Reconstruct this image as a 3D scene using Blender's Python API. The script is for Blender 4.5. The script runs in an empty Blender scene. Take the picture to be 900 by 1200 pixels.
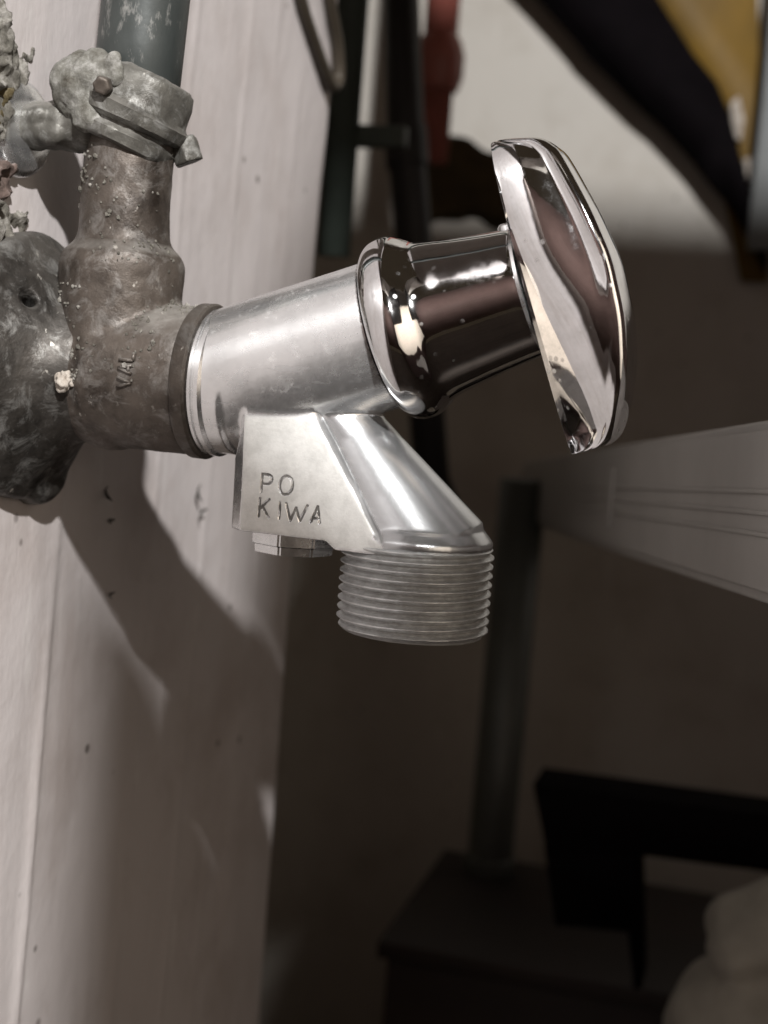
import bpy, bmesh, math, random
import numpy as np
from mathutils import Vector, Matrix, noise
R = math.radians
random.seed(7)
S = bpy.context.scene
COL = S.collection
MM = 0.001
# World frame (millimetres in the code, metres in the scene): X = out of the left
# plaster wall along the tap, Y = along that wall away from the viewer, Z = up.
WALL = -80.0

# ------------------------------------------------------------------ camera
CP = Vector((57.16, -240.61, 39.72))
FW = Vector((-.257401, .960634, -.104528)).normalized()
UP = Vector((-.102756, .080349, .991456)); UP = (UP - FW * UP.dot(FW)).normalized()
RT = FW.cross(UP).normalized()
FPX = 1676.0
cam = bpy.data.cameras.new('camera'); camo = bpy.data.objects.new('camera', cam); COL.objects.link(camo)
m = Matrix((RT, UP, -FW)).transposed().to_4x4(); m.translation = CP * MM
camo.matrix_world = m
cam.sensor_fit = 'VERTICAL'; cam.sensor_height = 36; cam.sensor_width = 27
cam.lens = 36 * FPX / 1200; cam.clip_start = .01; cam.clip_end = 50
cam.dof.use_dof = True; cam.dof.focus_distance = .243; cam.dof.aperture_fstop = 17
S.camera = camo

def at(px, py, d):
    """point at distance d (mm, along the view axis) under photo pixel px, py"""
    return CP + (FW + RT * ((px - 450) / FPX) + UP * ((600 - py) / FPX)) * d

# ------------------------------------------------------------------ world, lamps, exposure
W = bpy.data.worlds.new('World'); S.world = W; W.use_nodes = True
W.node_tree.nodes['Background'].inputs[0].default_value = (1, .74, .50, 1)
W.node_tree.nodes['Background'].inputs[1].default_value = .032
LAMP = Vector((445, -890, 712))
def lamp(name, kind, loc, aim, power, color, **kw):
    l = bpy.data.lights.new(name, kind); l.energy = power; l.color = color
    for k, v in kw.items(): setattr(l, k, v)
    o = bpy.data.objects.new(name, l); COL.objects.link(o)
    o.location = Vector(loc) * MM
    d = (Vector(aim) - Vector(loc)); o.rotation_euler = d.to_track_quat('-Z', 'Y').to_euler()
    return o
lamp('ceiling_bulb', 'SPOT', LAMP, (0, 400, 100), 108, (1, .985, .97), shadow_soft_size=.019, spot_size=R(58), spot_blend=.3)
lamp('room_bounce', 'AREA', (310, -300, 110), (-80, 10, -60), .15, (1, .85, .69), shape='RECTANGLE', size=.3, size_y=.4, spread=R(84))
lamp('rear_wall_fill', 'AREA', (60, -640, 520), (40, -1160, 120), 2.2, (1, .90, .82), shape='DISK', size=.4)  # added unseen fill, lights the rear wall so the chrome reflects it
V = S.view_settings; V.view_transform = 'Standard'; V.look = 'None'; V.exposure = 0; V.gamma = 1; V.use_curve_mapping = False

# ------------------------------------------------------------------ object helpers
def tag(o, label=None, cat=None, group=None, kind=None):
    for k, v in (('label', label), ('category', cat), ('group', group), ('kind', kind)):
        if v: o[k] = v
    return o
def base_of(p):
    while p.parent: p = p.parent
    return p.location / MM
def thing(name, label, cat, loc=(0, 0, 0), group=None):
    o = bpy.data.objects.new(name, None); COL.objects.link(o)
    o.location = Vector(loc) * MM; o.empty_display_size = .01
    return tag(o, label, cat, group)
def obj(name, src, mat, parent=None, loc=None, smooth=True, angle=None):
    """link a bmesh / mesh (mm, world frame) as one object"""
    if isinstance(src, bmesh.types.BMesh):
        bmesh.ops.recalc_face_normals(src, faces=src.faces[:])
        me = bpy.data.meshes.new(name); src.to_mesh(me); src.free()
    else:
        me = src; me.name = name
    off = base_of(parent) if parent else Vector(loc or (0, 0, 0))
    me.transform(Matrix.Scale(MM, 4) @ Matrix.Translation(-off))
    for mm in (mat if isinstance(mat, (list, tuple)) else [mat]): me.materials.append(mm)
    if smooth:
        me.shade_smooth()
        if angle: me.set_sharp_from_angle(angle=R(angle))
    o = bpy.data.objects.new(name, me); COL.objects.link(o)
    if parent: o.parent = parent
    elif loc: o.location = Vector(loc) * MM
    return o

# ------------------------------------------------------------------ mesh helpers (mm)
def frame(d):
    d = Vector(d).normalized()
    x = d.orthogonal().normalized() if abs(d.y) > .9 else Vector((0, 1, 0)).cross(d).normalized()
    return x, d.cross(x).normalized(), d
def lathe(prof, o, d, n=64, bm=None, cap=True, rfun=None):
    """revolve [(q, r)...] round the axis through o along d"""
    bm = bm or bmesh.new(); o = Vector(o); x, y, d = frame(d); rings = []
    for q, r in prof:
        ring = []
        for i in range(n):
            a = 2 * math.pi * i / n; rr = r * (rfun(a, q) if rfun else 1)
            ring.append(bm.verts.new(o + d * q + (x * math.cos(a) + y * math.sin(a)) * rr))
        rings.append(ring)
    for A, B in zip(rings, rings[1:]):
        for i in range(n): bm.faces.new((A[i], A[(i + 1) % n], B[(i + 1) % n], B[i]))
    if cap:
        bm.faces.new(rings[0][::-1]); bm.faces.new(rings[-1])
    return bm
def tube(pts, rad, n=20, bm=None, closed=False):
    bm = bm or bmesh.new(); pts = [Vector(p) for p in pts]; rings = []
    N = len(pts); px = None
    for i, p in enumerate(pts):
        a = pts[i - 1] if (i or closed) else p; b = pts[(i + 1) % N] if (i < N - 1 or closed) else p
        t = (b - a).normalized()
        if px is None: px = t.orthogonal().normalized()
        px = (px - t * px.dot(t)).normalized(); py = t.cross(px)
        r = rad[i] if hasattr(rad, '__len__') else rad
        rings.append([bm.verts.new(p + (px * math.cos(2 * math.pi * k / n) + py * math.sin(2 * math.pi * k / n)) * r) for k in range(n)])
    for A, B in zip(rings, rings[1:] + ([rings[0]] if closed else [])):
        for i in range(n): bm.faces.new((A[i], A[(i + 1) % n], B[(i + 1) % n], B[i]))
    if not closed:
        bm.faces.new(rings[0][::-1]); bm.faces.new(rings[-1])
    return bm
def prism(poly, d, bm=None, bev=0, seg=2):
    """closed polygon of points pushed along vector d"""
    own = bmesh.new(); d = Vector(d)
    A = [own.verts.new(Vector(p)) for p in poly]; B = [own.verts.new(Vector(p) + d) for p in poly]
    own.faces.new(A[::-1]); own.faces.new(B); n = len(A)
    for i in range(n): own.faces.new((A[i], A[(i + 1) % n], B[(i + 1) % n], B[i]))
    if bev: bmesh.ops.bevel(own, geom=own.edges[:], offset=bev, segments=seg, affect='EDGES', profile=.5)
    if bm is None: return own
    return merge(bm, own)
def merge(bm, other):
    t = bpy.data.meshes.new('tmp'); other.to_mesh(t); other.free(); bm.from_mesh(t); bpy.data.meshes.remove(t); return bm
def box(c, h, rot=None, bm=None, bev=0, seg=2):
    c = Vector(c); M = rot or Matrix.Identity(3)
    ps = [M @ Vector((x * h[0], y * h[1], -h[2])) + c for x, y in ((-1, -1), (1, -1), (1, 1), (-1, 1))]
    return prism(ps, M @ Vector((0, 0, 2 * h[2])), bm, bev, seg)
def ico(c, r, sub=3, bm=None, sc=(1, 1, 1)):
    bm = bm or bmesh.new()
    g = bmesh.ops.create_icosphere(bm, subdivisions=sub, radius=1)
    for v in g['verts']: v.co = Vector((v.co.x * r * sc[0], v.co.y * r * sc[1], v.co.z * r * sc[2])) + Vector(c)
    return bm
def smooth_path(P, n=10):
    out = []; P = [P[0]] + P + [P[-1]]
    for i in range(1, len(P) - 2):
        for k in range(n):
            t = k / n; p0, p1, p2, p3 = P[i - 1:i + 3]
            out.append(.5 * ((2 * p1) + (p2 - p0) * t + (2 * p0 - 5 * p1 + 4 * p2 - p3) * t * t + (3 * p1 - p0 - 3 * p2 + p3) * t ** 3))
    out.append(P[-2]); return out
def evaluate(bm, mods):
    """run modifiers over a bmesh and hand back the mesh"""
    bmesh.ops.recalc_face_normals(bm, faces=bm.faces[:])
    me = bpy.data.meshes.new('tmp'); bm.to_mesh(me); bm.free()
    o = bpy.data.objects.new('tmp', me); COL.objects.link(o)
    junk = mods(o) or []
    dg = bpy.context.evaluated_depsgraph_get(); dg.update()
    out = bpy.data.meshes.new_from_object(o.evaluated_get(dg))
    bpy.data.objects.remove(o)
    for j in junk: bpy.data.objects.remove(j)
    return out
def weld(bm, vox, smooth=6, factor=.5):
    def f(o):
        r = o.modifiers.new('r', 'REMESH'); r.mode = 'VOXEL'; r.voxel_size = vox
        if smooth:
            s = o.modifiers.new('s', 'SMOOTH'); s.iterations = smooth; s.factor = factor
    return evaluate(bm, f)
def rough_up(me, layers, seed=0, mask=None):
    """push vertices along their normals by layered noise [(scale_mm, amp_mm)...]"""
    me.update(); n = len(me.vertices)
    nor = np.empty(n * 3, 'f'); me.vertex_normals.foreach_get('vector', nor); nor = nor.reshape(-1, 3)
    co = np.empty(n * 3, 'f'); me.vertices.foreach_get('co', co); co = co.reshape(-1, 3)
    off = Vector((seed * 13.7, seed * 7.1, 3.3)); d = np.zeros(n)
    for sc, amp in layers:
        d += amp * np.array([noise.noise(Vector(c) / sc + off) for c in co.tolist()])
    if mask is not None: d *= mask(co)
    co += nor * d[:, None]
    me.vertices.foreach_set('co', co.ravel().astype('f')); me.update()
    return me

# ------------------------------------------------------------------ materials
class Mat:
    def __init__(s, name, rough=.5, metal=0, col=(.5, .5, .5), spec=.5):
        s.m = bpy.data.materials.new(name); s.m.use_nodes = True; s.nt = s.m.node_tree
        s.b = s.nt.nodes['Principled BSDF']
        s.b.inputs['Base Color'].default_value = (*col, 1); s.b.inputs['Roughness'].default_value = rough
        s.b.inputs['Metallic'].default_value = metal; s.b.inputs['Specular IOR Level'].default_value = spec
        s.tc = s.nt.nodes.new('ShaderNodeNewGeometry').outputs['Position']
        s.h = None
    def node(s, t, **kw):
        n = s.nt.nodes.new(t)
        for k, v in kw.items(): setattr(n, k, v)
        return n
    def scaled(s, sc):
        if not hasattr(sc, '__len__'): return s.tc
        mp = s.node('ShaderNodeMapping'); mp.inputs['Scale'].default_value = sc
        s.nt.links.new(s.tc, mp.inputs[0]); return mp.outputs[0]
    def noise(s, scale, detail=6, rough=.6, stretch=None, dist=0):
        """scale = feature size in mm"""
        n = s.node('ShaderNodeTexNoise'); n.inputs['Scale'].default_value = 1000 / scale
        n.inputs['Detail'].default_value = detail; n.inputs['Roughness'].default_value = rough; n.inputs['Distortion'].default_value = dist
        s.nt.links.new(s.scaled(stretch), n.inputs['Vector']); return n.outputs['Fac']
    def voro(s, scale):
        n = s.node('ShaderNodeTexVoronoi'); n.inputs['Scale'].default_value = 1000 / scale
        s.nt.links.new(s.tc, n.inputs['Vector']); return n.outputs['Distance']
    def ramp(s, fac, stops):
        r = s.node('ShaderNodeValToRGB'); s.nt.links.new(fac, r.inputs[0]); e = r.color_ramp.elements
        while len(e) < len(stops): e.new(.5)
        for el, (p, c) in zip(e, stops):
            el.position = p; c = c if hasattr(c, '__len__') else (c, c, c); el.color = (*c, 1)
        return r.outputs[0]
    def mix(s, fac, a, b, mode='MIX'):
        n = s.node('ShaderNodeMix', data_type='RGBA', blend_type=mode)
        for sock, v in ((n.inputs[0], fac), (n.inputs[6], a), (n.inputs[7], b)):
            if hasattr(v, 'is_output'): s.nt.links.new(v, sock)
            elif hasattr(v, '__len__'): sock.default_value = (*v, 1)
            else: sock.default_value = v
        return n.outputs[2]
    def math(s, op, a, b):
        n = s.node('ShaderNodeMath', operation=op)
        for sock, v in zip(n.inputs, (a, b)):
            if hasattr(v, 'is_output'): s.nt.links.new(v, sock)
            else: sock.default_value = v
        return n.outputs[0]
    def step(s, v, a, b):
        n = s.node('ShaderNodeMapRange', interpolation_type='SMOOTHSTEP')
        s.nt.links.new(v, n.inputs[0]); n.inputs[1].default_value = a; n.inputs[2].default_value = b; return n.outputs[0]
    def dotp(s, v, d):
        n = s.node('ShaderNodeVectorMath', operation='DOT_PRODUCT'); s.nt.links.new(v, n.inputs[0]); n.inputs[1].default_value = d; return n.outputs['Value']
    def upness(s):
        g = s.node('ShaderNodeNewGeometry'); x = s.node('ShaderNodeSeparateXYZ')
        s.nt.links.new(g.outputs['Normal'], x.inputs[0]); return x.outputs[2]
    def set(s, what, v): s.nt.links.new(v, s.b.inputs[what]); return s
    def bump(s, h, dist_mm, strength=1):
        b = s.node('ShaderNodeBump'); b.inputs['Distance'].default_value = dist_mm * MM; b.inputs['Strength'].default_value = strength
        s.nt.links.new(h, b.inputs['Height'])
        if s.h: s.nt.links.new(s.h, b.inputs['Normal'])
        s.h = b.outputs[0]; s.nt.links.new(s.h, s.b.inputs['Normal']); return s

def plaster(name, base, dirt_dark):
    M = Mat(name, .62, 0, base, .35)
    c = M.ramp(M.noise(60, 5, .6, (1, 1, .35)), [(.35, tuple(x * .93 for x in base)), (.65, base)])
    st = M.ramp(M.noise(16, 4, .7, (1, 1, .16)), [(.60, 0), (.78, 1)])
    c = M.mix(M.math('MULTIPLY', st, .26), c, dirt_dark)
    bl = M.ramp(M.noise(34, 5, .62), [(.48, 0), (.72, 1)]); c = M.mix(M.math('MULTIPLY', bl, .34), c, dirt_dark)
    wh = M.ramp(M.noise(9, 4, .65, (1, 1, .22)), [(.62, 0), (.70, 1)])
    c = M.mix(M.math('MULTIPLY', wh, .22), c, (.80, .78, .75))
    sp = M.ramp(M.voro(13), [(.0, 1), (.06, 1), (.10, 0)])
    sp = M.math('MULTIPLY', sp, M.ramp(M.noise(40, 2), [(.44, 0), (.52, 1)]))
    c = M.mix(M.math('MULTIPLY', sp, .75), c, (.06, .045, .035))
    M.set('Base Color', c)
    M.set('Roughness', M.ramp(M.noise(20, 4), [(.3, .42), (.7, .68)]))
    M.bump(M.noise(9, 5, .65, (1, 1, .35)), .26); M.bump(M.noise(26, 4, .6), .5); M.bump(M.noise(1.6, 4, .6), .05)
    return M.m
wall_m = plaster('painted_plaster', (.60, .555, .545), (.30, .235, .20))
far_m = plaster('back_plaster', (.53, .50, .455), (.30, .26, .21))

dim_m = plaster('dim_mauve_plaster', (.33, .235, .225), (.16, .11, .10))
def nickel_mat(name, rlo, rhi, metal, col, b1, b2):
    M = Mat(name, .3, metal, col)
    M.set('Base Color', M.ramp(M.noise(7, 6, .65), [(.3, tuple(x * .86 for x in col)), (.55, col), (.75, tuple(min(1, x * 1.06) for x in col))]))
    sc = M.ramp(M.noise(1.3, 2, .5, (.12, 1, 1)), [(.62, 0), (.68, 1)])
    rr = M.ramp(M.noise(4, 7, .75), [(.3, rlo), (.55, rhi), (.78, rhi * 1.7)])
    M.set('Roughness', M.mix(M.math('MULTIPLY', sc, .3), rr, (.5, .5, .5)))
    M.bump(M.noise(2.6, 4, .6), b1); M.bump(M.noise(.5, 3, .5), b2)
    return M.m
nickel = nickel_mat('cast_nickel', .17, .26, .93, (.84, .845, .85), .018, .006)
def cast_mat():
    """the tap casting: half-bright body, sand-rough cheek with stamped letters, duller spout, dark reflection painted along the groove"""
    M = Mat('cast_tap_metal', .3, .9, (.8, .8, .8)); a_ = R(20)
    p = M.node('ShaderNodeVectorMath', operation='SCALE'); M.nt.links.new(M.tc, p.inputs[0]); p.inputs['Scale'].default_value = 1000; p = p.outputs[0]
    ld = M.math('SUBTRACT', M.dotp(p, (-math.sin(a_), 0, math.cos(a_))), 10.4 * math.sin(a_) + 44 * math.cos(a_)); y = M.dotp(p, (0, 1, 0))
    rad = M.math('SQRT', M.math('ADD', M.math('MULTIPLY', ld, ld), M.math('MULTIPLY', y, y)), 0)
    off = M.step(rad, 13.0, 13.9)                                             # clear of the barrel
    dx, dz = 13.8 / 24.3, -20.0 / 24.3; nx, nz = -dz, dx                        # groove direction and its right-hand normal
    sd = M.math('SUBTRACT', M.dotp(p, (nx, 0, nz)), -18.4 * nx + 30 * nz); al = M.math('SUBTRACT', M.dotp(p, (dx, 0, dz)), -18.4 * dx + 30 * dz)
    g = M.node('ShaderNodeNewGeometry'); face = M.step(M.dotp(g.outputs['Normal'], (0, -1, 0)), .80, .93)
    low = M.step(M.dotp(p, (0, 0, 1)), 7.4, 8.4)
    cheek = M.math('MULTIPLY', M.math('MULTIPLY', off, face), M.math('MULTIPLY', M.step(sd, .1, -.5), low))
    spout = M.math('MULTIPLY', off, M.step(sd, -.1, .4))
    groove_shade = M.math('MULTIPLY', M.step(M.math('ABSOLUTE', M.math('ADD', sd, M.math('MULTIPLY', M.math('SUBTRACT', M.noise(3, 3), .5), .5)), 0), .75, .25), M.math('MULTIPLY', M.step(al, -.5, 2), M.step(al, 26, 22)))
    groove_shade = M.math('MULTIPLY', M.math('MULTIPLY', groove_shade, M.step(y, -4, -6)), .8)
    n7 = M.noise(7, 6, .65); col = M.ramp(n7, [(.3, (.72, .725, .73)), (.55, (.84, .845, .85)), (.75, (.88, .88, .885))])
    col = M.mix(spout, col, (.50, .51, .52))
    ck = M.ramp(M.noise(3.5, 6, .7), [(.3, (.58, .58, .56)), (.55, (.73, .73, .71)), (.75, (.79, .79, .77))])
    col = M.mix(cheek, col, ck); col = M.mix(groove_shade, col, (.13, .13, .132))  # the groove's dark reflection is put into the colour as a grey strip
    lime = M.math('MULTIPLY', M.ramp(M.noise(2.2, 6, .75), [(.56, 0), (.70, 1)]), M.ramp(M.noise(16, 3), [(.42, 0), (.62, 1)])); col = M.mix(M.math('MULTIPLY', lime, .45), col, (.78, .77, .74))
    M.set('Base Color', col)
    sc = M.ramp(M.noise(1.3, 2, .5, (.12, 1, 1)), [(.62, 0), (.68, 1)])
    rr = M.ramp(M.noise(4, 7, .75), [(.3, .16), (.55, .25), (.78, .42)]); rr = M.mix(M.math('MULTIPLY', sc, .3), rr, (.5, .5, .5))
    rr = M.mix(spout, rr, (.27, .27, .27)); rr = M.mix(cheek, rr, (.52, .52, .52)); rr = M.mix(groove_shade, rr, (.7, .7, .7))
    M.set('Roughness', rr)
    me_ = M.math('SUBTRACT', .88, M.math('ADD', M.math('ADD', M.math('MULTIPLY', cheek, .70), M.math('MULTIPLY', groove_shade, .5)), M.math('MULTIPLY', lime, .3))); M.set('Metallic', M.math('MAXIMUM', me_, 0))
    M.bump(M.noise(2.6, 4, .6), .018); M.bump(M.noise(.5, 3, .5), .006)
    M.bump(M.math('MULTIPLY', M.noise(.9, 5, .7), cheek), .07); return M.m
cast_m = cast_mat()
def thread_mat():
    M = Mat('worn_thread_metal', .34, .82, (.62, .63, .63))
    x = M.math('ADD', M.math('MULTIPLY', M.dotp(M.tc, (1, 0, 0)), 1000), .65); y = M.math('MULTIPLY', M.dotp(M.tc, (0, 1, 0)), 1000)
    rad = M.math('SQRT', M.math('ADD', M.math('MULTIPLY', x, x), M.math('MULTIPLY', y, y)), 0)
    dirt_dark = M.step(M.math('ADD', rad, M.math('MULTIPLY', M.noise(1.6, 4, .7), .5)), 13.02, 12.62)         # darker in the thread roots
    c = M.ramp(M.noise(2.5, 6, .7, (1, 1, 2)), [(.3, (.46, .46, .46)), (.6, (.68, .69, .69))])
    M.set('Base Color', M.mix(M.math('MULTIPLY', dirt_dark, .68), c, (.13, .127, .12)))
    rr = M.ramp(M.noise(1.5, 5, .7), [(.3, .36), (.7, .56)]); M.set('Roughness', M.mix(dirt_dark, rr, (.75, .75, .75)))
    M.set('Metallic', M.math('SUBTRACT', .85, M.math('MULTIPLY', dirt_dark, .5)))
    M.bump(M.noise(.9, 5, .7), .03); return M.m
thread_m = thread_mat()
def chrome_mat():
    M = Mat('polished_chrome', .07, 1, (.80, .80, .81))
    sm = M.ramp(M.noise(8, 6, .75), [(.35, .04), (.58, .07), (.78, .22)])
    sp = M.ramp(M.voro(2.6), [(0, 1), (.13, 1), (.2, 0)])                     # dried water spots
    sp = M.math('MULTIPLY', sp, M.ramp(M.noise(9, 3), [(.46, 0), (.56, 1)]))
    sc = M.ramp(M.noise(1.1, 2, .5, (1, 1, .06)), [(.66, 0), (.70, 1)])         # fine wiping scratches
    r = M.mix(M.math('MULTIPLY', sp, .8), sm, (.34, .34, .34)); r = M.mix(M.math('MULTIPLY', sc, .35), r, (.30, .30, .30))
    M.set('Roughness', r)
    c = M.ramp(M.noise(5, 5, .7), [(.3, (.68, .68, .68)), (.6, (.82, .82, .83))])
    M.set('Base Color', M.mix(M.math('MULTIPLY', sp, .35), c, (.55, .54, .52)))
    M.bump(M.noise(6, 2, .5), .035); M.bump(M.noise(1.4, 3, .5), .003); return M.m
chrome = chrome_mat()
def brass_mat(name, dark, mid, pale, dustiness=1.0, metal=.35):
    M = Mat(name, .6, metal, mid)
    c = M.ramp(M.noise(11, 7, .68), [(.32, dark), (.52, mid), (.72, tuple(min(1, x * 1.35) for x in mid))])
    gr = M.ramp(M.noise(5, 7, .75, None, .6), [(.50, 0), (.66, 1)])
    c = M.mix(M.math('MULTIPLY', gr, .55), c, pale)
    up = M.ramp(M.upness(), [(.50, 0), (.95, 1)])
    up = M.math('MULTIPLY', up, M.ramp(M.noise(6, 6, .7), [(.3, .2), (.65, 1)]))
    c = M.mix(M.math('MULTIPLY', up, .75 * dustiness), c, (.40, .38, .35))
    fl = M.ramp(M.noise(1.7, 4, .6, (1, 1, .6)), [(.66, 0), (.72, 1)])
    fl = M.math('MULTIPLY', fl, M.ramp(M.noise(14, 3), [(.45, 0), (.6, 1)]))
    c = M.mix(M.math('MULTIPLY', fl, .8), c, (.55, .52, .47))
    M.set('Base Color', c)
    M.set('Roughness', M.ramp(M.noise(4, 6, .7), [(.3, .30), (.7, .66)]))
    M.bump(M.noise(3, 7, .72), .20); M.bump(M.noise(.5, 3, .6), .04)
    return M.m
brass = brass_mat('tarnished_brass', (.022, .016, .012), (.088, .072, .060), (.27, .255, .24), 1.3, .42)
brass_ring = brass_mat('tarnished_brass_ring', (.03, .023, .018), (.085, .070, .058), (.18, .17, .16), .4, .5)
flange_m = brass_mat('limed_brass', (.014, .012, .010), (.058, .052, .046), (.34, .335, .32), .6, .55)
crust_m = brass_mat('lime_crust_skin', (.035, .03, .022), (.17, .165, .145), (.46, .455, .43), .9, 0)
clip_m = brass_mat('limed_clip_metal', (.022, .019, .015), (.105, .10, .088), (.40, .40, .385), .9)
def pipe_mat():
    M = Mat('grey_green_pipe', .45, .2, (.10, .11, .11))
    c = M.ramp(M.noise(18, 6, .65, (1, 1, .4)), [(.3, (.022, .027, .026)), (.7, (.065, .072, .069))])
    c = M.mix(M.math('MULTIPLY', M.ramp(M.noise(3, 5, .7, (1, 1, .4)), [(.57, 0), (.68, 1)]), .5), c, (.38, .37, .35))
    M.set('Base Color', c); M.bump(M.noise(5, 5), .1); return M.m
pipe_m = pipe_mat()
def mortar_mat(name, a, b, c2):
    M = Mat(name, .9, 0, a, .2)
    c = M.ramp(M.noise(5, 7, .75), [(.3, b), (.5, a), (.68, c2)])
    M.set('Base Color', c); M.bump(M.noise(1.4, 7, .75), .45); return M.m
mortar = mortar_mat('grey_mortar', (.15, .14, .12), (.022, .019, .015), (.42, .40, .37))
lime_m = mortar_mat('lime_scale', (.19, .185, .165), (.05, .042, .03), (.44, .43, .41))
mortar_ochre = mortar_mat('ochre_mortar', (.09, .07, .035), (.015, .012, .006), (.24, .21, .15))
mortar_pink = mortar_mat('brick_mortar', (.15, .11, .095), (.03, .023, .02), (.33, .29, .27))
crumb_m = mortar_mat('pale_crumb', (.42, .37, .32), (.22, .19, .16), (.55, .51, .46))
def plain(name, col, rough=.6, var=.25, size=20, metal=0, bump=.1, stretch=None):
    M = Mat(name, rough, metal, col)
    M.set('Base Color', M.ramp(M.noise(size, 6, .65, stretch), [(.3, tuple(x * (1 - var) for x in col)), (.7, tuple(min(1, x * (1 + var)) for x in col))]))
    M.bump(M.noise(size * .3, 5, .6, stretch), bump); return M.m
grime_m = plain('stamped_grime', (.16, .155, .145), .8, .6, 3)
black_m = plain('black_paint', (.0035, .0025, .0032), .85); black_m.node_tree.nodes['Principled BSDF'].inputs['Specular IOR Level'].default_value = .06
shadow_tube_m = plain('shadow_black', (.010, .008, .009), .55)
red_m = plain('red_lead_paint', (.36, .115, .09), .42, .25, 15)
green_m = plain('dark_green_paint', (.035, .045, .038), .5)
greypipe_m = plain('grey_plastic_pipe', (.075, .08, .072), .45, .12)
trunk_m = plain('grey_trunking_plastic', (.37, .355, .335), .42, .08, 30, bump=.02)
yellow_m = plain('yellowed_board', (.15, .082, .004), .65, .4, 40, stretch=(1, 1, .4))
post_m = plain('grey_blue_post', (.20, .21, .21), .55, .12)
sack_m = plain('pale_sack_cloth', (.27, .25, .215), .9, .1, 8, bump=.3)
wood_m = plain('dark_red_brown_blocker', (.014, .007, .005), .6, .35, 25, stretch=(.2, 1, 1))
rag_m = plain('olive_brown_rag', (.050, .034, .012), .85, .5, 25, bump=.5)
shadow_loop_m = plain('brown_shadow_tone', (.045, .035, .024), .55, .15)
shade_board_m = plain('pale_shade_board', (.42, .39, .35), .7, .2, 30)
floor_m = plain('dark_floor', (.07, .055, .045), .7, .3, 60)

# ------------------------------------------------------------------ the setting
def fbm(u, v, seed, octs=4):
    r = np.random.RandomState(seed); g = r.rand(64, 64); out = 0; amp = 1
    for k in range(octs):
        i = np.floor(u).astype(int); j = np.floor(v).astype(int); fu = u - i; fv = v - j
        fu = fu * fu * (3 - 2 * fu); fv = fv * fv * (3 - 2 * fv)
        G = lambda a, b: g[a % 64, b % 64]
        out = out + amp * ((G(i, j) * (1 - fu) + G(i + 1, j) * fu) * (1 - fv) + (G(i, j + 1) * (1 - fu) + G(i + 1, j + 1) * fu) * fv - .5)
        u = u * 2.1 + 5.3; v = v * 2.1 + 1.7; amp *= .5
    return out
def left_wall():
    t = np.concatenate([np.arange(-700, -60, 20.), np.append(np.arange(-60, 191.5, 1.2), 192.)]); z = np.arange(-420, 420, 3.0)
    T, Z = np.meshgrid(t, z, indexing='ij')
    d = .40 * fbm(T / 40, Z / 120, 3) + .10 * fbm(T / 9, Z / 40, 5) + .10 * fbm(T / 5, Z / 7, 8)
    # vertical ridges of old paint and brush drags: (offset along wall, lean, width, height)
    for t0, lean, w, h in ((19, .07, 1.0, .8), (66, .06, .8, .20), (98, .07, .9, .30), (140, .05, 1.6, .2), (118, .06, .8, .15)):
        c = t0 + lean * Z + 1.6 * fbm(Z / 45 + t0, Z * 0 + t0, 9, 3)
        g = h * (np.clip(fbm(Z / 70 + t0, Z * 0 + 2.5, 4, 2) * 2.2 + .75, .1, 1.2))
        x = (T - c) / w
        d += g * np.where(x < 0, np.exp(-(x * .45) ** 2), np.exp(-(x * 1.4) ** 2))
    # the step beside the sharpest ridge: the nearer paint layer stands prouder
    d += .6 / (1 + np.exp((T - 19.5 - .07 * Z) / .9))
    RAD = 20.0
    tc = 116 + 24 / (1 + np.exp(-(Z - 100) / 9)); e = np.clip(T - tc, 0, 200); d -= e * e / 1500      # plaster falls away to the corner
    X = WALL + d; Y = T.copy()
    over = np.clip((T - (192 - RAD)) / RAD, 0, 1)          # rounded outer corner
    X -= RAD * (1 - np.sqrt(1 - (over * .999) ** 2))
    verts = np.stack([X, Y, Z], -1).reshape(-1, 3); n, mz = T.shape
    a = np.arange(n * mz).reshape(n, mz)
    f = np.stack([a[:-1, :-1], a[1:, :-1], a[1:, 1:], a[:-1, 1:]], -1).reshape(-1, 4)
    bm_back = []
    me = bpy.data.meshes.new('left_wall'); V2 = verts.tolist(); F = f.tolist()
    k = len(V2)                                             # end face and back
    col = a[-1]
    for j in range(mz): V2.append([WALL - 260, 191.8, float(z[j])])
    for j in range(mz - 1): F.append([int(col[j]), k + j, k + j + 1, int(col[j + 1])])
    me.from_pydata(V2, [], F); me.update()
    return obj('left_wall', me, wall_m)
tag(left_wall(), kind='structure')

bw = bmesh.new()
BW = 640.0
N = 60
gv = [[bw.verts.new((-700 + i * 30, BW + 2.2 * noise.noise(Vector((i * .4, j * .25, 1))), -700 + j * 30)) for j in range(N)] for i in range(N)]
for i in range(N - 1):
    for j in range(N - 1): bw.faces.new((gv[i][j], gv[i + 1][j], gv[i + 1][j + 1], gv[i][j + 1]))
tag(obj('back_wall', bw, far_m), kind='structure')
fl = bmesh.new()
fl.faces.new([fl.verts.new(p) for p in ((-700, -900, -420), (1100, -900, -420), (1100, BW + 2, -420), (-700, BW + 2, -420))])
tag(obj('floor', fl, floor_m), kind='structure')

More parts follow.
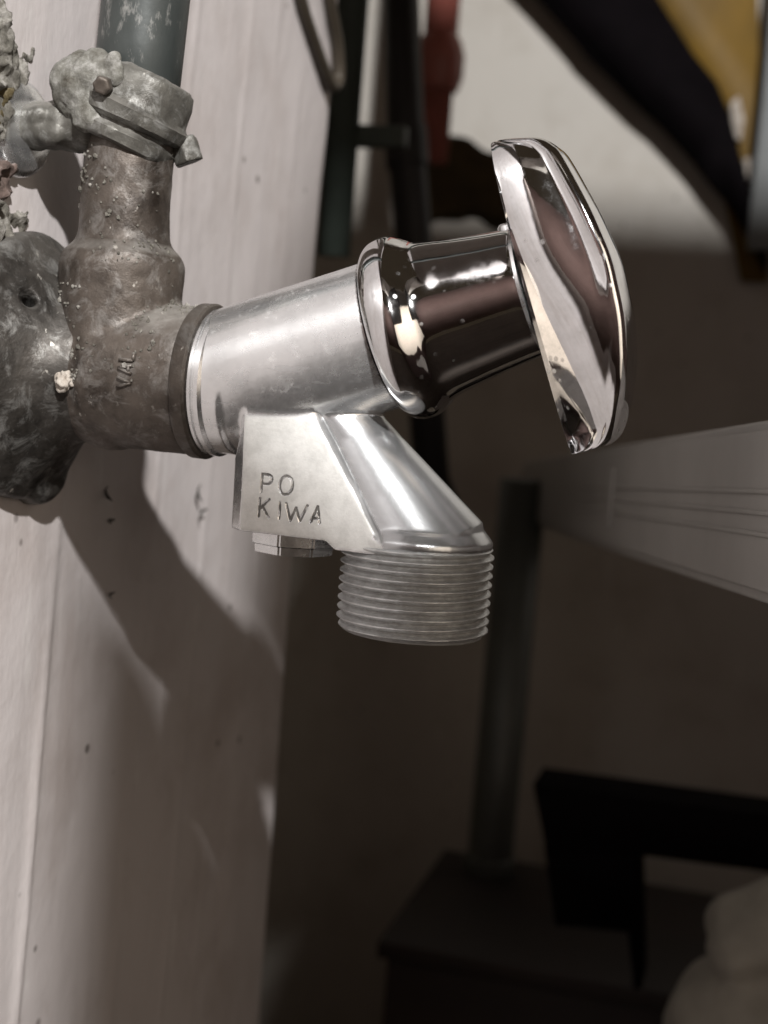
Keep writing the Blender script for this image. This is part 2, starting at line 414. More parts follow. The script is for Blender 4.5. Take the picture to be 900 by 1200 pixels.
# ------------------------------------------------------------------ the tap
TA = R(20); AX = Vector((math.cos(TA), 0, math.sin(TA))); A0 = Vector((-10.4, 0, 44)); LD = Vector((-math.sin(TA), 0, math.cos(TA)))
tap = thing('water_tap', 'nickel and chrome wall tap with T-shaped handle and threaded spout screwed into the brown elbow', 'tap', (-41, 0, 33.6))
HW = 11.1                                    # half thickness of the cast web
def seg_d(p, a, b):
    ax, ay = a; bx, by = b; px, py = p
    t = max(0, min(1, ((px - ax) * (bx - ax) + (py - ay) * (by - ay)) / ((bx - ax) ** 2 + (by - ay) ** 2 + 1e-9)))
    return math.hypot(px - ax - t * (bx - ax), py - ay - t * (by - ay))
def arc(cx, cy, rx, ry, a0, a1, n=8):
    return [(cx + rx * math.cos(R(a0 + (a1 - a0) * i / n)), cy + ry * math.sin(R(a0 + (a1 - a0) * i / n))) for i in range(n + 1)]
def chain(ps): return list(zip(ps, ps[1:]))
def glyphs():
    """stamped letters as strokes on a 1 x 1 cell"""
    g = {}
    g['P'] = chain([(0, 0), (0, 1)]) + chain([(0, 1), (.35, 1)] + arc(.35, .74, .3, .26, 90, -90) + [(0, .48)])
    g['O'] = chain(arc(.38, .5, .38, .5, 0, 360, 16))
    g['K'] = chain([(0, 0), (0, 1)]) + chain([(.62, 1), (.02, .42)]) + chain([(.2, .58), (.66, 0)])
    g['I'] = chain([(.1, 0), (.1, 1)])
    g['W'] = chain([(0, 1), (.22, 0), (.42, .8), (.62, 0), (.86, 1)])
    g['A'] = chain([(0, 0), (.36, 1), (.62, 0)]) + chain([(.12, .26), (.55, .26)])
    return g
def cast_body():
    bm = bmesh.new()
    lathe([(-30, 12.7), (-16, 12.85), (1.2, 13.0)], A0, AX, 72, bm)
    lathe([(-39.8, 12.6), (-35, 12.6)], (0, 0, 33.6), (1, 0, 0), 72, bm)
    ico((-36.4, 0, 34.2), 12.6, 4, bm)
    poly = [(-32.3, 8.8), (-14.2, 8.8), (-12.4, 7.4), (-2.2, 7.4), (-10.6, 19), (-19.2, 31.2), (-19.2, 38), (-28.5, 34), (-30.2, 30), (-32.6, 21)]
    flare = [0, .2, .3, .9, -1.5, -2.7, -1.4, 0, 0, 0]             # the cheek widens to meet the spout
    wb = bmesh.new()
    F_ = [wb.verts.new((x, -HW - e, z)) for (x, z), e in zip(poly, flare)]; B_ = [wb.verts.new((x, HW + e, z)) for (x, z), e in zip(poly, flare)]
    wb.faces.new(F_); wb.faces.new(B_[::-1])
    for i in range(len(poly)): wb.faces.new((F_[i], F_[i - 1], B_[i - 1], B_[i]))
    bmesh.ops.bevel(wb, geom=[e for e in wb.edges if abs(e.verts[0].co.y - e.verts[1].co.y) < 1 and all(v.co.x < -29.5 and v.co.z > 8 for v in e.verts)], offset=2.7, segments=1, affect='EDGES')
    bmesh.ops.triangulate(wb, faces=wb.faces[:]); bmesh.ops.recalc_face_normals(wb, faces=wb.faces[:])
    merge(bm, wb)
    tb = tube([(-18.5, 0, 29.5), (-14.2, 0, 25.2), (-7.4, 0, 16.2), (-.4, 0, 7.0), (-.65, 0, 5)], [7.0, 7.3, 9.6, 12.3, 12.6], 56)
    cut = bmesh.ops.bisect_plane(tb, geom=tb.verts[:] + tb.edges[:] + tb.faces[:], plane_co=(0, 0, 8.7), plane_no=(0, 0, 1), clear_inner=True)
    bmesh.ops.holes_fill(tb, edges=[e for e in tb.edges if e.is_boundary])
    merge(bm, tb)
    lathe([(8.5, 12.9), (9.9, 12.9), (11.6, 11.5)], (-.65, 0, 0), (0, 0, 1), 56, bm)
    me = weld(bm, .34, 7, .5)
    rough_up(me, [(9, .06), (2.4, .012)], 3)
    bm = bmesh.new(); bm.from_mesh(me); bpy.data.meshes.remove(me)
    for v in bm.verts:                                          # cast groove between cheek and spout
        if v.co.y < -5:
            d = seg_d((v.co.x, v.co.z), (-18.4, 30.0), (-4.6, 10.0))
            if d < 1.2: v.co.y += .45 * math.exp(-(d / .5) ** 2)
    # engrave PO / KIWA into the flat cheek
    strokes = []; G = glyphs(); H = 3.05
    for ch, x, z0, w, h in (('P', -26.3, 15.9, 2.7, 3.1), ('O', -23.1, 15.9, 3.0, 3.2), ('K', -26.4, 11.7, 2.7, 3.1), ('I', -23.0, 11.6, 3, 2.9), ('W', -21.6, 11.6, 4.3, 2.8), ('A', -17.0, 11.7, 2.5, 2.7)):
        strokes += [((x + a[0] * w, z0 + a[1] * h), (x + b[0] * w, z0 + b[1] * h)) for a, b in G[ch]]
    zone = [f for f in bm.faces if f.normal.y < -.8 and -28 < f.calc_center_median().x < -12.8 and 10.3 < f.calc_center_median().z < 19.6 and f.calc_center_median().y < -8]
    for cuts in (4,):
        es = list({e for f in zone for e in f.edges})
        bmesh.ops.subdivide_edges(bm, edges=es, cuts=cuts, use_grid_fill=True)
    for v in bm.verts:
        if v.co.y < -8 and -28 < v.co.x < -13 and 10 < v.co.z < 20:
            d = min(seg_d((v.co.x, v.co.z), a, b) for a, b in strokes)
            if d < .27: v.co.y += (.27 + .24 * noise.noise(v.co / 1.3)) * (1 - (d / .27) ** 2)
    for f in bm.faces:
        c = f.calc_center_median()
        if c.y < -8 and -28 < c.x < -13 and 10 < c.z < 20 and min(seg_d((c.x, c.z), a, b) for a, b in strokes) < .13 + .16 * noise.noise(c / .9): f.material_index = 1
    return bm
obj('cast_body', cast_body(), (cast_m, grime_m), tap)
SH = 1.75
rb = lathe([(-42.6, 11), (-42.6, 12.7), (-42.2, 13.05), (-41.7, 13.05), (-41.45, 12.72), (-41.3, 12.72), (-41.0, 13.2), (-40.2, 13.2), (-39.7, 12.7), (-39.7, 11)], (SH, 0, 33.6), (1, 0, 0), 96)
obj('inlet_collar', rb, nickel, tap, angle=40)

# threaded outlet: a real helix
def thread():
    bm = bmesh.new(); n = 96; pitch = 1.60; z0, z1 = -6.8, 8.9; per = 18; rows = int((z1 - z0) / pitch * per)
    prof = []
    rings = []
    for k in range(rows + 1):
        z = z0 + (z1 - z0) * k / rows; ring = []
        for i in range(n):
            a = 2 * math.pi * i / n; ph = ((z - pitch * i / n) / pitch) % 1
            tri = 1 - abs(2 * ph - 1); tri = min(.88, max(.10, tri)); r = 12.45 + .9 * ((tri - .1) / .78) ** 1.25
            fade = min(1, (z - z0) / .9, (z1 - z) / .5 + .35); r = 12.3 + (r - 12.3) * max(0, fade)
            r += .07 * noise.noise(Vector((math.cos(a) * 9, math.sin(a) * 9, z * 1.2))) - .35 * max(0, noise.noise(Vector((math.cos(a) * 14, math.sin(a) * 14, z * 2 + 5))) - .45)
            ring.append(bm.verts.new((-.65 + r * math.cos(a), r * math.sin(a), z)))
        rings.append(ring)
    inner = [[bm.verts.new((-.65 + rr * math.cos(2 * math.pi * i / n), rr * math.sin(2 * math.pi * i / n), zz)) for i in range(n)] for rr, zz in ((10.0, z0), (9.6, z0 + .4), (9.6, z1))]
    seq = rings[::-1] + inner
    for A, B in zip(seq, seq[1:]):
        for i in range(n):
            f = bm.faces.new((A[i], A[(i + 1) % n], B[(i + 1) % n], B[i])); c = f.calc_center_median()
    return bm
obj('threaded_outlet', thread(), thread_m, tap, angle=60)
# drain plug under the web: a short round neck with a faceted foot
pl = lathe([(4.6, 6.6), (4.8, 7.4), (6.2, 7.5), (6.4, 8.0), (9.4, 8.0)], (-23.6, 0, 0), (0, 0, 1), 8, rfun=lambda a, q: 1)
bmesh.ops.bevel(pl, geom=[e for e in pl.edges if abs(e.verts[0].co.z - e.verts[1].co.z) > .5], offset=.35, segments=2, affect='EDGES')
obj('drain_plug', pl, nickel, tap, angle=35)

# bonnet: rounded collar, waist, slim barrel
prof = [(1.3, 9), (1.3, 13.6), (1.45, 14.3), (2.0, 15.0), (2.9, 15.6), (4.1, 15.9), (5.4, 15.95), (6.6, 15.7), (7.7, 15.1), (8.7, 14.45), (9.6, 13.85), (10.8, 13.4), (12.4, 13.05), (14.5, 12.7), (17.5, 12.2), (20.5, 11.75), (23.5, 11.35), (26.4, 11.0), (27.0, 10.8), (27.1, 10), (27.1, 5)]
def fine(pr, n=5):
    P = [Vector((q, r, 0)) for q, r in pr]; return [pr[0]] + [(v.x, v.y) for v in smooth_path(P[1:-2], n)] + pr[-2:]
obj('bonnet', lathe(fine(prof), A0, AX, 160), chrome, tap)
obj('bonnet_gasket', lathe([(.9, 9), (.9, 13.15), (1.4, 13.15), (1.4, 9)], A0, AX, 96), black_m, tap, angle=40)

# T handle
QH = 27.6
def handle():
    out = [(29.6, 27.9), (30.9, 29.1), (32.2, 30.8), (33.1, 35.0), (33.4, 41.8), (32.3, 49.8), (29.3, 59.1), (25.0, 66.9), (19.9, 74.5), (17.3, 77.8), (8.0, 78.0)]
    loc = sorted(((Vector((x, 0, z)) - A0).dot(LD), (Vector((x, 0, z)) - A0).dot(AX) - QH) for x, z in out)
    ls = [p[0] for p in loc]; ws = [p[1] for p in loc]
    l0, l1 = -28.3, 25.0
    rows = []
    M = 72
    for k in range(M + 1):
        u = k / M; u = .5 - .5 * math.cos(math.pi * u) if True else u
        rows.append(l0 + (l1 - l0) * u)
    bm = bmesh.new(); rings = []
    # smooth outline through the sampled points
    pl_ = np.array(ls); pw = np.array(ws)
    for l in rows:
        u = (l - l0) / (l1 - l0)
        w = float(np.interp(l, pl_, pw))
        # average a little so that the outer curve has no corners
        k_ = max(0, min(2.4, (l - l0) * .6, (l1 - l) * .6)); w = float(np.mean([np.interp(np.clip(l + e * k_, pl_[0] + .2, pl_[-1]), pl_, pw) for e in np.linspace(-1, 1, 9)]))
        lo = (l - l0); hi = (l1 - l)
        if lo < .8: w = w - .6 * (1 - math.sqrt(max(0, 1 - (1 - lo / .8) ** 2)))
        if hi < 2.0: w = w - 1.6 * (1 - math.sqrt(max(0, 1 - (1 - hi / 2.0) ** 2)))
        w = max(w, 1.2)
        h = 10.2 - 3.4 * abs(2 * u - 1) ** 2.4
        if hi < 8: h -= 3.4 * (1 - math.sqrt(max(0, 1 - (1 - hi / 8) ** 2)))
        if lo < 7: h -= 1.6 * (1 - math.sqrt(max(0, 1 - (1 - lo / 7) ** 2)))
        rr = min(1.5, w * .3, h * .5); rl = .35
        ring = []
        def side(sgn):
            n = 26; pts = []
            x0, x1 = rl, w - rr
            for i in range(n + 1):
                v = i / n; x = x0 + (x1 - x0) * v
                # the blade is twisted: its lower inner half falls away from a slanting ridge
                e = (.36 - u) * 1.6 - (v - .5) * 1.05
                g = 6.0 * math.log(1 + math.exp(e * 6)) / 6
                edge = min(1, v / .06, 1) * min(1, (1 - v) / .10) * min(1, lo / 3.0)
                up_ = max(0, min(1, (u - .38) / .25)); g += 1.5 * v * v * up_ * up_ * (3 - 2 * up_)
                dish = g * (min(1, (1 - v) / .16) ** .7) * min(1, (lo + .3) / 3.2) ** .7
                tw = .35 * math.sin(math.pi * v)
                pts.append((x, sgn * (h - dish + tw)))
            return pts
        A = side(-1); B = side(1)[::-1]
        ring += A
        for i in range(1, 8):
            a = i / 8 * math.pi / 2; ring.append((w - rr + rr * math.sin(a), -h + rr - rr * math.cos(a)))
        for i in range(0, 11):
            y = (-h + rr) + (2 * h - 2 * rr) * i / 10; ring.append((w + .5 * (1 - ((i - 5) / 5) ** 2), y))
        for i in range(1, 8):
            a = i / 8 * math.pi / 2; ring.append((w - rr + rr * math.cos(a), h - rr + rr * math.sin(a)))
        ring += B
        ring += [(0.1, h - .1), (0, h - .35), (0, 0), (0, -h + .35), (0.1, -h + .1)]
        o = A0 + AX * QH + LD * l
        rings.append([bm.verts.new(o + AX * x + Vector((0, y, 0))) for x, y in ring])
    n = len(rings[0])
    for A, B in zip(rings, rings[1:]):
        for i in range(n): bm.faces.new((A[i], A[(i + 1) % n], B[(i + 1) % n], B[i]))
    bm.faces.new(rings[0][::-1]); bm.faces.new(rings[-1])
    return bm
hd = obj('handle', handle(), chrome, tap, angle=38)
o = A0 + AX * (QH - .55)
bp = bmesh.new()
lathe([(-.25, 4), (-.25, 11.15), (.25, 11.15), (.25, 4)], o, AX, 96, bp)
obj('handle_seat', bp, nickel, hd, angle=40)
pin = A0 + AX * 26.0 + LD * 10.2
obj('locking_pin', lathe([(0, 1.6), (1.4, 1.6), (1.9, 1.2), (2.0, .4)], pin, LD, 24), nickel, tap, angle=50)

# ------------------------------------------------------------------ brown elbow fitting on the wall
EL = (-60, 0)
elbow = thing('wall_elbow', 'tarnished brown brass elbow fitting with round flange screwed to the plaster wall', 'pipe elbow', (WALL, 0, 33.6))
def elbow_body():
    bm = bmesh.new()
    lathe([(-75, 12), (-66, 12.0), (-62.6, 12.1), (-61.0, 13.2), (-59, 13.35), (-43.4, 13.35), (-42.8, 12.8)], (0, 0, 33.6), (1, 0, 0), 72, bm)
    lathe([(26, 10.5), (33.6, 11.2), (53.5, 11.2), (55.2, 10.6), (57.2, 8.6), (59, 8.1), (77, 8.0)], (EL[0], EL[1], 0), (0, 0, 1), 64, bm)
    ico((EL[0], 0, 31), 11.4, 4, bm)
    me = weld(bm, .5, 8, .5)
    return rough_up(me, [(11, .24), (4, .13), (1.7, .08)], 1)
eb = elbow_body()
def dust(me, n, seed):
    rd = random.Random(seed); bm = bmesh.new(); k = 0; P = me.polygons
    while k < n:
        p = P[rd.randrange(len(P))]; c = p.center; nn = p.normal
        if nn.y > .2 or nn.z < -.1 or c.z < 22: continue
        w = .15 + max(0, nn.z) + (.6 if c.x < -58 else 0)
        if rd.random() > w or noise.noise(c / 9) < -.05: continue
        r = rd.uniform(.16, .34) * (1.7 if rd.random() < .12 else 1)
        g = bmesh.ops.create_icosphere(bm, subdivisions=1, radius=r)
        for v in g['verts']: v.co = Vector((v.co.x * rd.uniform(.6, 1.3), v.co.y * rd.uniform(.6, 1.2), v.co.z * rd.uniform(.6, 1.7))) + c + nn * r * .3
        k += 1
    return bm
dm = dust(eb, 420, 3)
obj('elbow_body', eb, brass, elbow)
tag(obj('dust_crumbs', dm, mortar, elbow, smooth=False), kind='stuff')
er = lathe([(-45.4, 12), (-45.4, 13.5), (-44.9, 13.9), (-42.9, 13.95), (-42.5, 13.6), (-42.4, 12)], (SH, 0, 33.6), (1, 0, 0), 96)
er = evaluate(er, lambda o: None)
obj('end_ring', er, brass_ring, elbow, angle=40)
DOME = [(-84, 24.4), (-77.5, 25.0), (-76.2, 24.6), (-74.6, 22.6), (-72.4, 19.6), (-70, 16.6), (-67.5, 14.2), (-65, 12.8), (-63, 12.2)]
def dome_hit(px, py):
    """where the sight line through a pixel meets the domed flange"""
    dr = (at(px, py, 200) - CP).normalized(); p = at(px, py, 200)
    for k in range(900):
        r_ = math.hypot(p.y, p.z - 33.6)
        if p.x < -63 and r_ < float(np.interp(p.x, [q for q, _ in DOME], [w for _, w in DOME])): break
        p = p + dr * .2
    return p
def flange():
    bm = lathe(DOME + [(-62, 5)], (0, 0, 33.6), (1, 0, 0), 96)
    for ang in (-74, -24, 150):                              # ears round the screw holes
        u = Vector((0, math.cos(R(ang)), math.sin(R(ang))))
        lathe([(0, 8.0), (7, 7.6), (8.6, 6.0), (9.0, 2)], Vector((WALL - 3, 0, 33.6)) + u * 19.5, (1, 0, 0), 40, bm)
    cuts = bmesh.new()
    for px, py in ((35, 350), (79, 562)):
        c = dome_hit(px, py); rad = Vector((0, c.y, c.z - 33.6)).normalized(); ax = (Vector((1, 0, 0)) * .6 + rad * .8).normalized()
        lathe([(-6, 1.15), (-.9, 1.2), (.1, 1.9), (3, 2.6)], c, ax, 24, cuts)
    def f(o):
        bmesh.ops.recalc_face_normals(cuts, faces=cuts.faces[:])
        me = bpy.data.meshes.new('c'); cuts.to_mesh(me); c = bpy.data.objects.new('c', me); COL.objects.link(c)
        r0 = o.modifiers.new('r0', 'REMESH'); r0.mode = 'VOXEL'; r0.voxel_size = .5
        s0 = o.modifiers.new('s0', 'SMOOTH'); s0.iterations = 12
        b = o.modifiers.new('b', 'BOOLEAN'); b.object = c; b.operation = 'DIFFERENCE'; b.solver = 'EXACT'
        r = o.modifiers.new('r', 'REMESH'); r.mode = 'VOXEL'; r.voxel_size = .4
        s_ = o.modifiers.new('s', 'SMOOTH'); s_.iterations = 3
        return [c]
    me = evaluate(bm, f)
    return rough_up(me, [(14, .45), (6, .18), (2, .08)], 5)
obj('flange', flange(), flange_m, elbow)
# raised casting letters, reading upwards round the barrel
def letters():
    bm = bmesh.new(); H = 2.6; G = glyphs()
    G['V'] = chain([(0, 1), (.35, 0), (.7, 1)]); G['L'] = chain([(0, 1), (0, 0), (.6, 0)])
    k = 0.0
    for ch, ad in (('V', 2.4), ('A', 2.3), ('L', 2.2)):
        for a, b in G[ch]:
            pts = []
            for f in (0, .5, 1):
                gx = a[0] + (b[0] - a[0]) * f; gz = a[1] + (b[1] - a[1]) * f
                th = R(180 + 8) - (k + gx * H * .9) / 13.4          # round the barrel, on the near side
                pts.append((-52.6 - gz * H + 2, 13.5 * math.cos(th), 33.6 + 13.5 * math.sin(th)))
            tube(pts, .32, 6, bm)
        k += ad
    return bm
obj('cast_lettering', letters(), brass, elbow)

# crumbs of lime stuck on fitting
def crumb(c, r, seed, sub=3):
    bm = ico((0, 0, 0), r, sub); 
    for v in bm.verts:
        n_ = noise.noise(v.co / r * 1.1 + Vector((seed * 3.1, 0, 0))); n2 = noise.noise(v.co / r * 2.7 + Vector((0, seed, 0)))
        v.co *= 1 + .65 * n_ + .4 * n2
        v.co += Vector(c)
    return bm
c = at(75, 447, 200); d_ = (c - CP).normalized()
while math.hypot(c.y, c.z - 33.6) > 12.6: c = c + d_ * .2
tag(obj('plaster_crumb', crumb(c, 1.7, 4, 4), crumb_m, loc=c), 'ragged pale crumb of plaster stuck on the near side of the brown elbow', 'plaster crumb')

# ------------------------------------------------------------------ riser pipe and the clip round its foot
rp = thing('riser_pipe', 'grey-green upright water pipe rising out of the brown elbow socket', 'pipe', (-60, 0, 74))
pm = evaluate(lathe([(0, 7.7), (20, 7.75), (60, 7.75), (120, 7.75), (200, 7.75)], (-60, 0, 72), (.055, 0, 1), 48), lambda o: None)
obj('pipe_barrel', pm, pipe_m, rp)
clip = thing('pipe_clip', 'lime-crusted grey pipe clip with lumpy bands holding the upright pipe to the wall', 'pipe clip', (WALL, 0, 82))
def clip_band():
    bm = bmesh.new(); ax = Vector((.36, .06, 1)).normalized()
    lathe([(-5.6, 7), (-5.6, 9.2), (-5.2, 9.8), (-3.4, 10.0), (-2.9, 9.6), (-2.5, 8.9), (-1.9, 8.9), (-1.6, 9.8), (-1.1, 10.5), (.9, 10.6), (1.4, 10.0), (2.0, 9.5), (5.4, 9.3), (7.4, 8.8), (8.2, 7.9), (8.3, 6.5)], (-59.8, 0, 79.5), ax, 72, bm)
    bmesh.ops.subdivide_edges(bm, edges=[e for e in bm.edges if e.calc_length() > .9], cuts=1, use_grid_fill=True)
    bmesh.ops.triangulate(bm, faces=[f for f in bm.faces if len(f.verts) > 4])
    return rough_up(evaluate(bm, lambda o: None), [(9, .45), (3.0, .22), (1.2, .14)], 8)
obj('band', clip_band(), clip_m, clip, angle=40)
def clip_crust():
    bm = bmesh.new()
    for c, r, sc in (((-67, -5.5, 83), 5.0, (1.1, 1, 1.35)), ((-63, -8.0, 85.5), 3.6, (1.2, .9, 1.2)), ((-69, -3, 78), 4.4, (1, 1, 1)), ((-64.5, -8.4, 79.5), 3.0, (1, .8, 1.4)), ((-59.5, -9.2, 86), 2.2, (1, .8, 1.5)), ((-70.5, -5, 84), 3, (1, 1, 1))):
        ico(c, r, 3, bm, sc)
    return rough_up(weld(bm, .36, 2), [(7, 1.5), (3, .6), (1.3, .2), (.7, .08)], 12)
obj('lime_crust', clip_crust(), lime_m, clip)
tube_ = lathe([(0, 1.7), (2.4, 1.7), (2.7, 1.3)], (-60.5, -10.0, 83.2), (.2, -.9, -.2), 6)
obj('clamp_screw', rough_up(weld(tube_, .22, 2), [(2, .2)], 3), brass_ring, clip)
def clip_arm():
    bm = bmesh.new()
    tube([(-80, -3, 77), (-74, -4, 77), (-67, -3, 77.5), (-62, 0, 78)], [5.0, 4.2, 4.6, 5], 24, bm)
    for k in range(5): ico((random.uniform(-78, -66), random.uniform(-8, -4), random.uniform(75, 80)), random.uniform(1.6, 2.8), 2, bm)
    return rough_up(weld(bm, .45, 4), [(6, .9), (2.2, .5)], 9)
obj('arm', clip_arm(), clip_m, clip)
def rosette():
    bm = lathe([(-1, 8.8), (.5, 9.0), (1.6, 8.7), (2.6, 7.6), (3.0, 5.8), (3.1, 3)], (WALL, -6, 76), (1, -.18, 0), 56)
    return rough_up(weld(bm, .35, 5), [(5, .3)], 2)
obj('rosette', rosette(), nickel, clip)
nb = bmesh.new(); tube([(-51.5, 3.5, 76.5), (-49.8, 4, 72.5)], [2.9, 2.9], 6, nb)
obj('clamp_nut', rough_up(weld(nb, .3, 3), [(3, .4)], 4), clip_m, clip)
# ------------------------------------------------------------------ crumbled mortar round the flange
def patch(y0, y1, z0, z1, cy, cz, ry, rz, seed, amp, step=.45):
    """broken mortar: a jagged crust standing on the wall, thinning out to ragged edges"""
    ys = np.arange(y0, y1, step); zs = np.arange(z0, z1, step); Y, Z = np.meshgrid(ys, zs, indexing='ij')
    n1 = fbm(Y / 7 + 9, Z / 7 + 4, seed, 5); n2 = fbm(Y / 2.6, Z / 2.6, seed + 1, 4); rid = 1 - np.abs(fbm(Y / 5, Z / 6, seed + 2, 3)) * 2.6
    m_ = 1 - np.sqrt(((Y - cy) / ry) ** 2 + ((Z - cz) / rz) ** 2) + .75 * n1
    m_ = np.clip(m_ * 2.2, -.5, 1)
    X = WALL - 1.2 + m_ * amp * (.45 + .55 * rid) + n2 * 1.5 * np.clip(m_, 0, 1)
    Yj = Y + .8 * fbm(Y / 2, Z / 2, seed + 5, 3); Zj = Z + .8 * fbm(Y / 2 + 7, Z / 2, seed + 6, 3)
    v = np.stack([X, Yj, Zj], -1).reshape(-1, 3); n, mz = X.shape; a_ = np.arange(n * mz).reshape(n, mz)
    f = np.stack([a_[:-1, :-1], a_[1:, :-1], a_[1:, 1:], a_[:-1, 1:]], -1).reshape(-1, 4)
    me = bpy.data.meshes.new('patch'); me.from_pydata(v.tolist(), [], f.tolist()); me.update(); return me
mc = thing('mortar_clump', 'crumbled grey and ochre mortar broken out round the pipe clip on the wall', 'mortar', (WALL, -12, 75))
obj('grey_mortar', patch(-34, 8, 68, 104, -13, 84, 12, 13, 11, 3.6), mortar, mc)
obj('ochre_mortar', patch(-34, 6, 56, 92, -14, 75, 11, 9, 22, 3.8), mortar_ochre, mc)
obj('brick_mortar', patch(-34, 4, 52, 78, -14, 66, 10, 6, 31, 4.4), mortar_pink, mc)
obj('lime_mortar', patch(-34, 8, 40, 72, -12, 57, 12, 7, 43, 4.2), mortar, mc)

# dark flakes caught on the wall under the flange
def flake(c, L_, w, ang, seed):
    bm = bmesh.new(); rows = []
    for i in range(7):
        u = i / 6 - .5; row = []
        for k in (-1, 0, 1):
            ww = w * (1 - (2 * u) ** 2 * .7) * (1 + .4 * noise.noise(Vector((i * 1.3, k, seed))))
            y = u * L_; z = k * ww / 2
            row.append(bm.verts.new(Vector((WALL + .9 + 1.1 * (2 * u) ** 2 + .3 * abs(k), c[1] + y * math.cos(ang) - z * math.sin(ang) + .4 * noise.noise(Vector((i, seed, k))), c[2] + y * math.sin(ang) + z * math.cos(ang)))))
        rows.append(row)
    for A_, B_ in zip(rows, rows[1:]):
        for k in range(2): bm.faces.new((A_[k], A_[k + 1], B_[k + 1], B_[k]))
    r_ = bmesh.ops.solidify(bm, geom=bm.faces[:], thickness=.25)
    return bm
for k, (px, py, L_, w, an, lb) in enumerate(((122, 578, 4.2, 1.1, 2.2, 'dark curled flake on the wall just right of the flange bottom'), (230, 577, 4.6, 1.3, 1.9, 'long dark flake on the lit plaster left of the stamped spout'), (234, 601, 3.6, 1.2, .7, 'slanting dark flake on the plaster, below the long flake left of the spout'), (126, 610, 1.6, 1.0, .4, 'tiny dark speck of paint on the shaded wall under the flange'), (127, 697, 1.7, 1.1, 1.0, 'lowest small dark flake, alone in the shade well below the flange'))):
    r_ = FW + RT * ((px - 450) / FPX) + UP * ((600 - py) / FPX); c = CP + r_ * ((WALL + .8 - CP.x) / r_.x)
    tag(obj('paint_flake', flake(c, L_, w, an, k * 2.3), grime_m, loc=c), lb, 'flake', 'dark flakes on the wall below the flange')

# ------------------------------------------------------------------ behind the wall's corner
def seg(px1, py1, px2, py2, d, d2=None): return at(px1, py1, d), at(px2, py2, d2 or d)
def on_y(px, py, Y):
    r_ = FW + RT * ((px - 450) / FPX) + UP * ((600 - py) / FPX); return CP + r_ * ((Y - CP.y) / r_.y)
def px2mm(n, d): return n * d / FPX
def upright(name, label, cat, px, py, d, wpx, mat, z0=-420, z1=420, n=24):
    p = at(px, py, d); r = px2mm(wpx, d) / 2
    t = thing(name, label, cat, (p.x, p.y, z0))
    return t, p, r
# tube loop laid on the wall in place of a cast shadow
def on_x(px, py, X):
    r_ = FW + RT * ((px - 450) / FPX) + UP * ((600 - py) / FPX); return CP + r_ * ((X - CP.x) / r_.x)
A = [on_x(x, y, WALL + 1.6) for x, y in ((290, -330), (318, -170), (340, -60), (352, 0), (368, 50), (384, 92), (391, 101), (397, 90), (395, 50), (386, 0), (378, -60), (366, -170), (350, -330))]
tag(obj('shadow_loop', tube(smooth_path(A), 1.9, 12), shadow_loop_m, loc=A[6]), 'narrow brown tube loop standing in for a shadow on the pale wall', 'shadow loop')

t, p, r = upright('green_pipe', 'dark green upright pipe just past the corner of the left wall', 'pipe', 405, 100, 520, 40, green_m)
obj('barrel', tube([(p.x, p.y, at(405, 300, 520).z), (p.x, p.y, 420)], r, 28), green_m, t)
obj('bracket', box((p.x + 8, p.y + 2, at(440, 165, 530).z), (16, 3, 4), bev=1), green_m, t)
t, p, r = upright('shadow_tube', 'thick black upright tube standing in for a shadow on the back wall', 'pipe', 466, 100, 640, 42, shadow_tube_m)  # dark shadow strip built as a solid black tube
zc = at(484, 172, 640).z; q0 = at(466, -150, 640); q1 = at(476, 172, 640); q2 = at(506, 560, 640); q3 = at(520, 590, 660)
obj('barrel', tube([q0, q1, q2, q3], [r, r * 1.05, r, r * .9], 36), shadow_tube_m, t)  # body of the tube that stands in for the shadow
obj('coupling', lathe([(-9, r * .9), (-9, r * 1.22), (9, r * 1.22), (9, r * .9)], q1, (q1 - q2), 36), shadow_tube_m, t, angle=40)
t = thing('red_pipe', 'red-brown painted pipe with a bulging coupling beside the black tube', 'pipe', at(515, 180, 690))
p = at(515, 60, 690); r = px2mm(40, 690) / 2
z_ = lambda py: at(515, py, 690).z
obj('barrel', tube([(p.x, p.y, z_(190)), (p.x, p.y, 420)], r, 28), red_m, t)
obj('coupling', lathe([(z_(108), r * .9), (z_(106), r * 1.25), (z_(90), r * 1.5), (z_(64), r * 1.5), (z_(48), r * 1.25), (z_(40), r)], (p.x, p.y, 0), (0, 0, 1), 32), red_m, t, angle=50)
def rag():
    ps = [(470, 170), (505, 158), (530, 160), (548, 158), (562, 172), (590, 182), (606, 196), (608, 240), (600, 262), (560, 250), (520, 252), (490, 262), (470, 240)]
    P = [at(x, y, 745) for x, y in ps]
    bm = prism(P, FW * 16); bmesh.ops.triangulate(bm, faces=bm.faces[:]); bmesh.ops.subdivide_edges(bm, edges=bm.edges[:], cuts=4)
    me = weld(bm, 2.2, 6); return rough_up(me, [(30, 5), (9, 2)], 3)
tag(obj('hanging_rag', rag(), rag_m, loc=at(540, 210, 745)), 'dark olive-brown ragged cloth hanging behind the tap bonnet', 'rag')
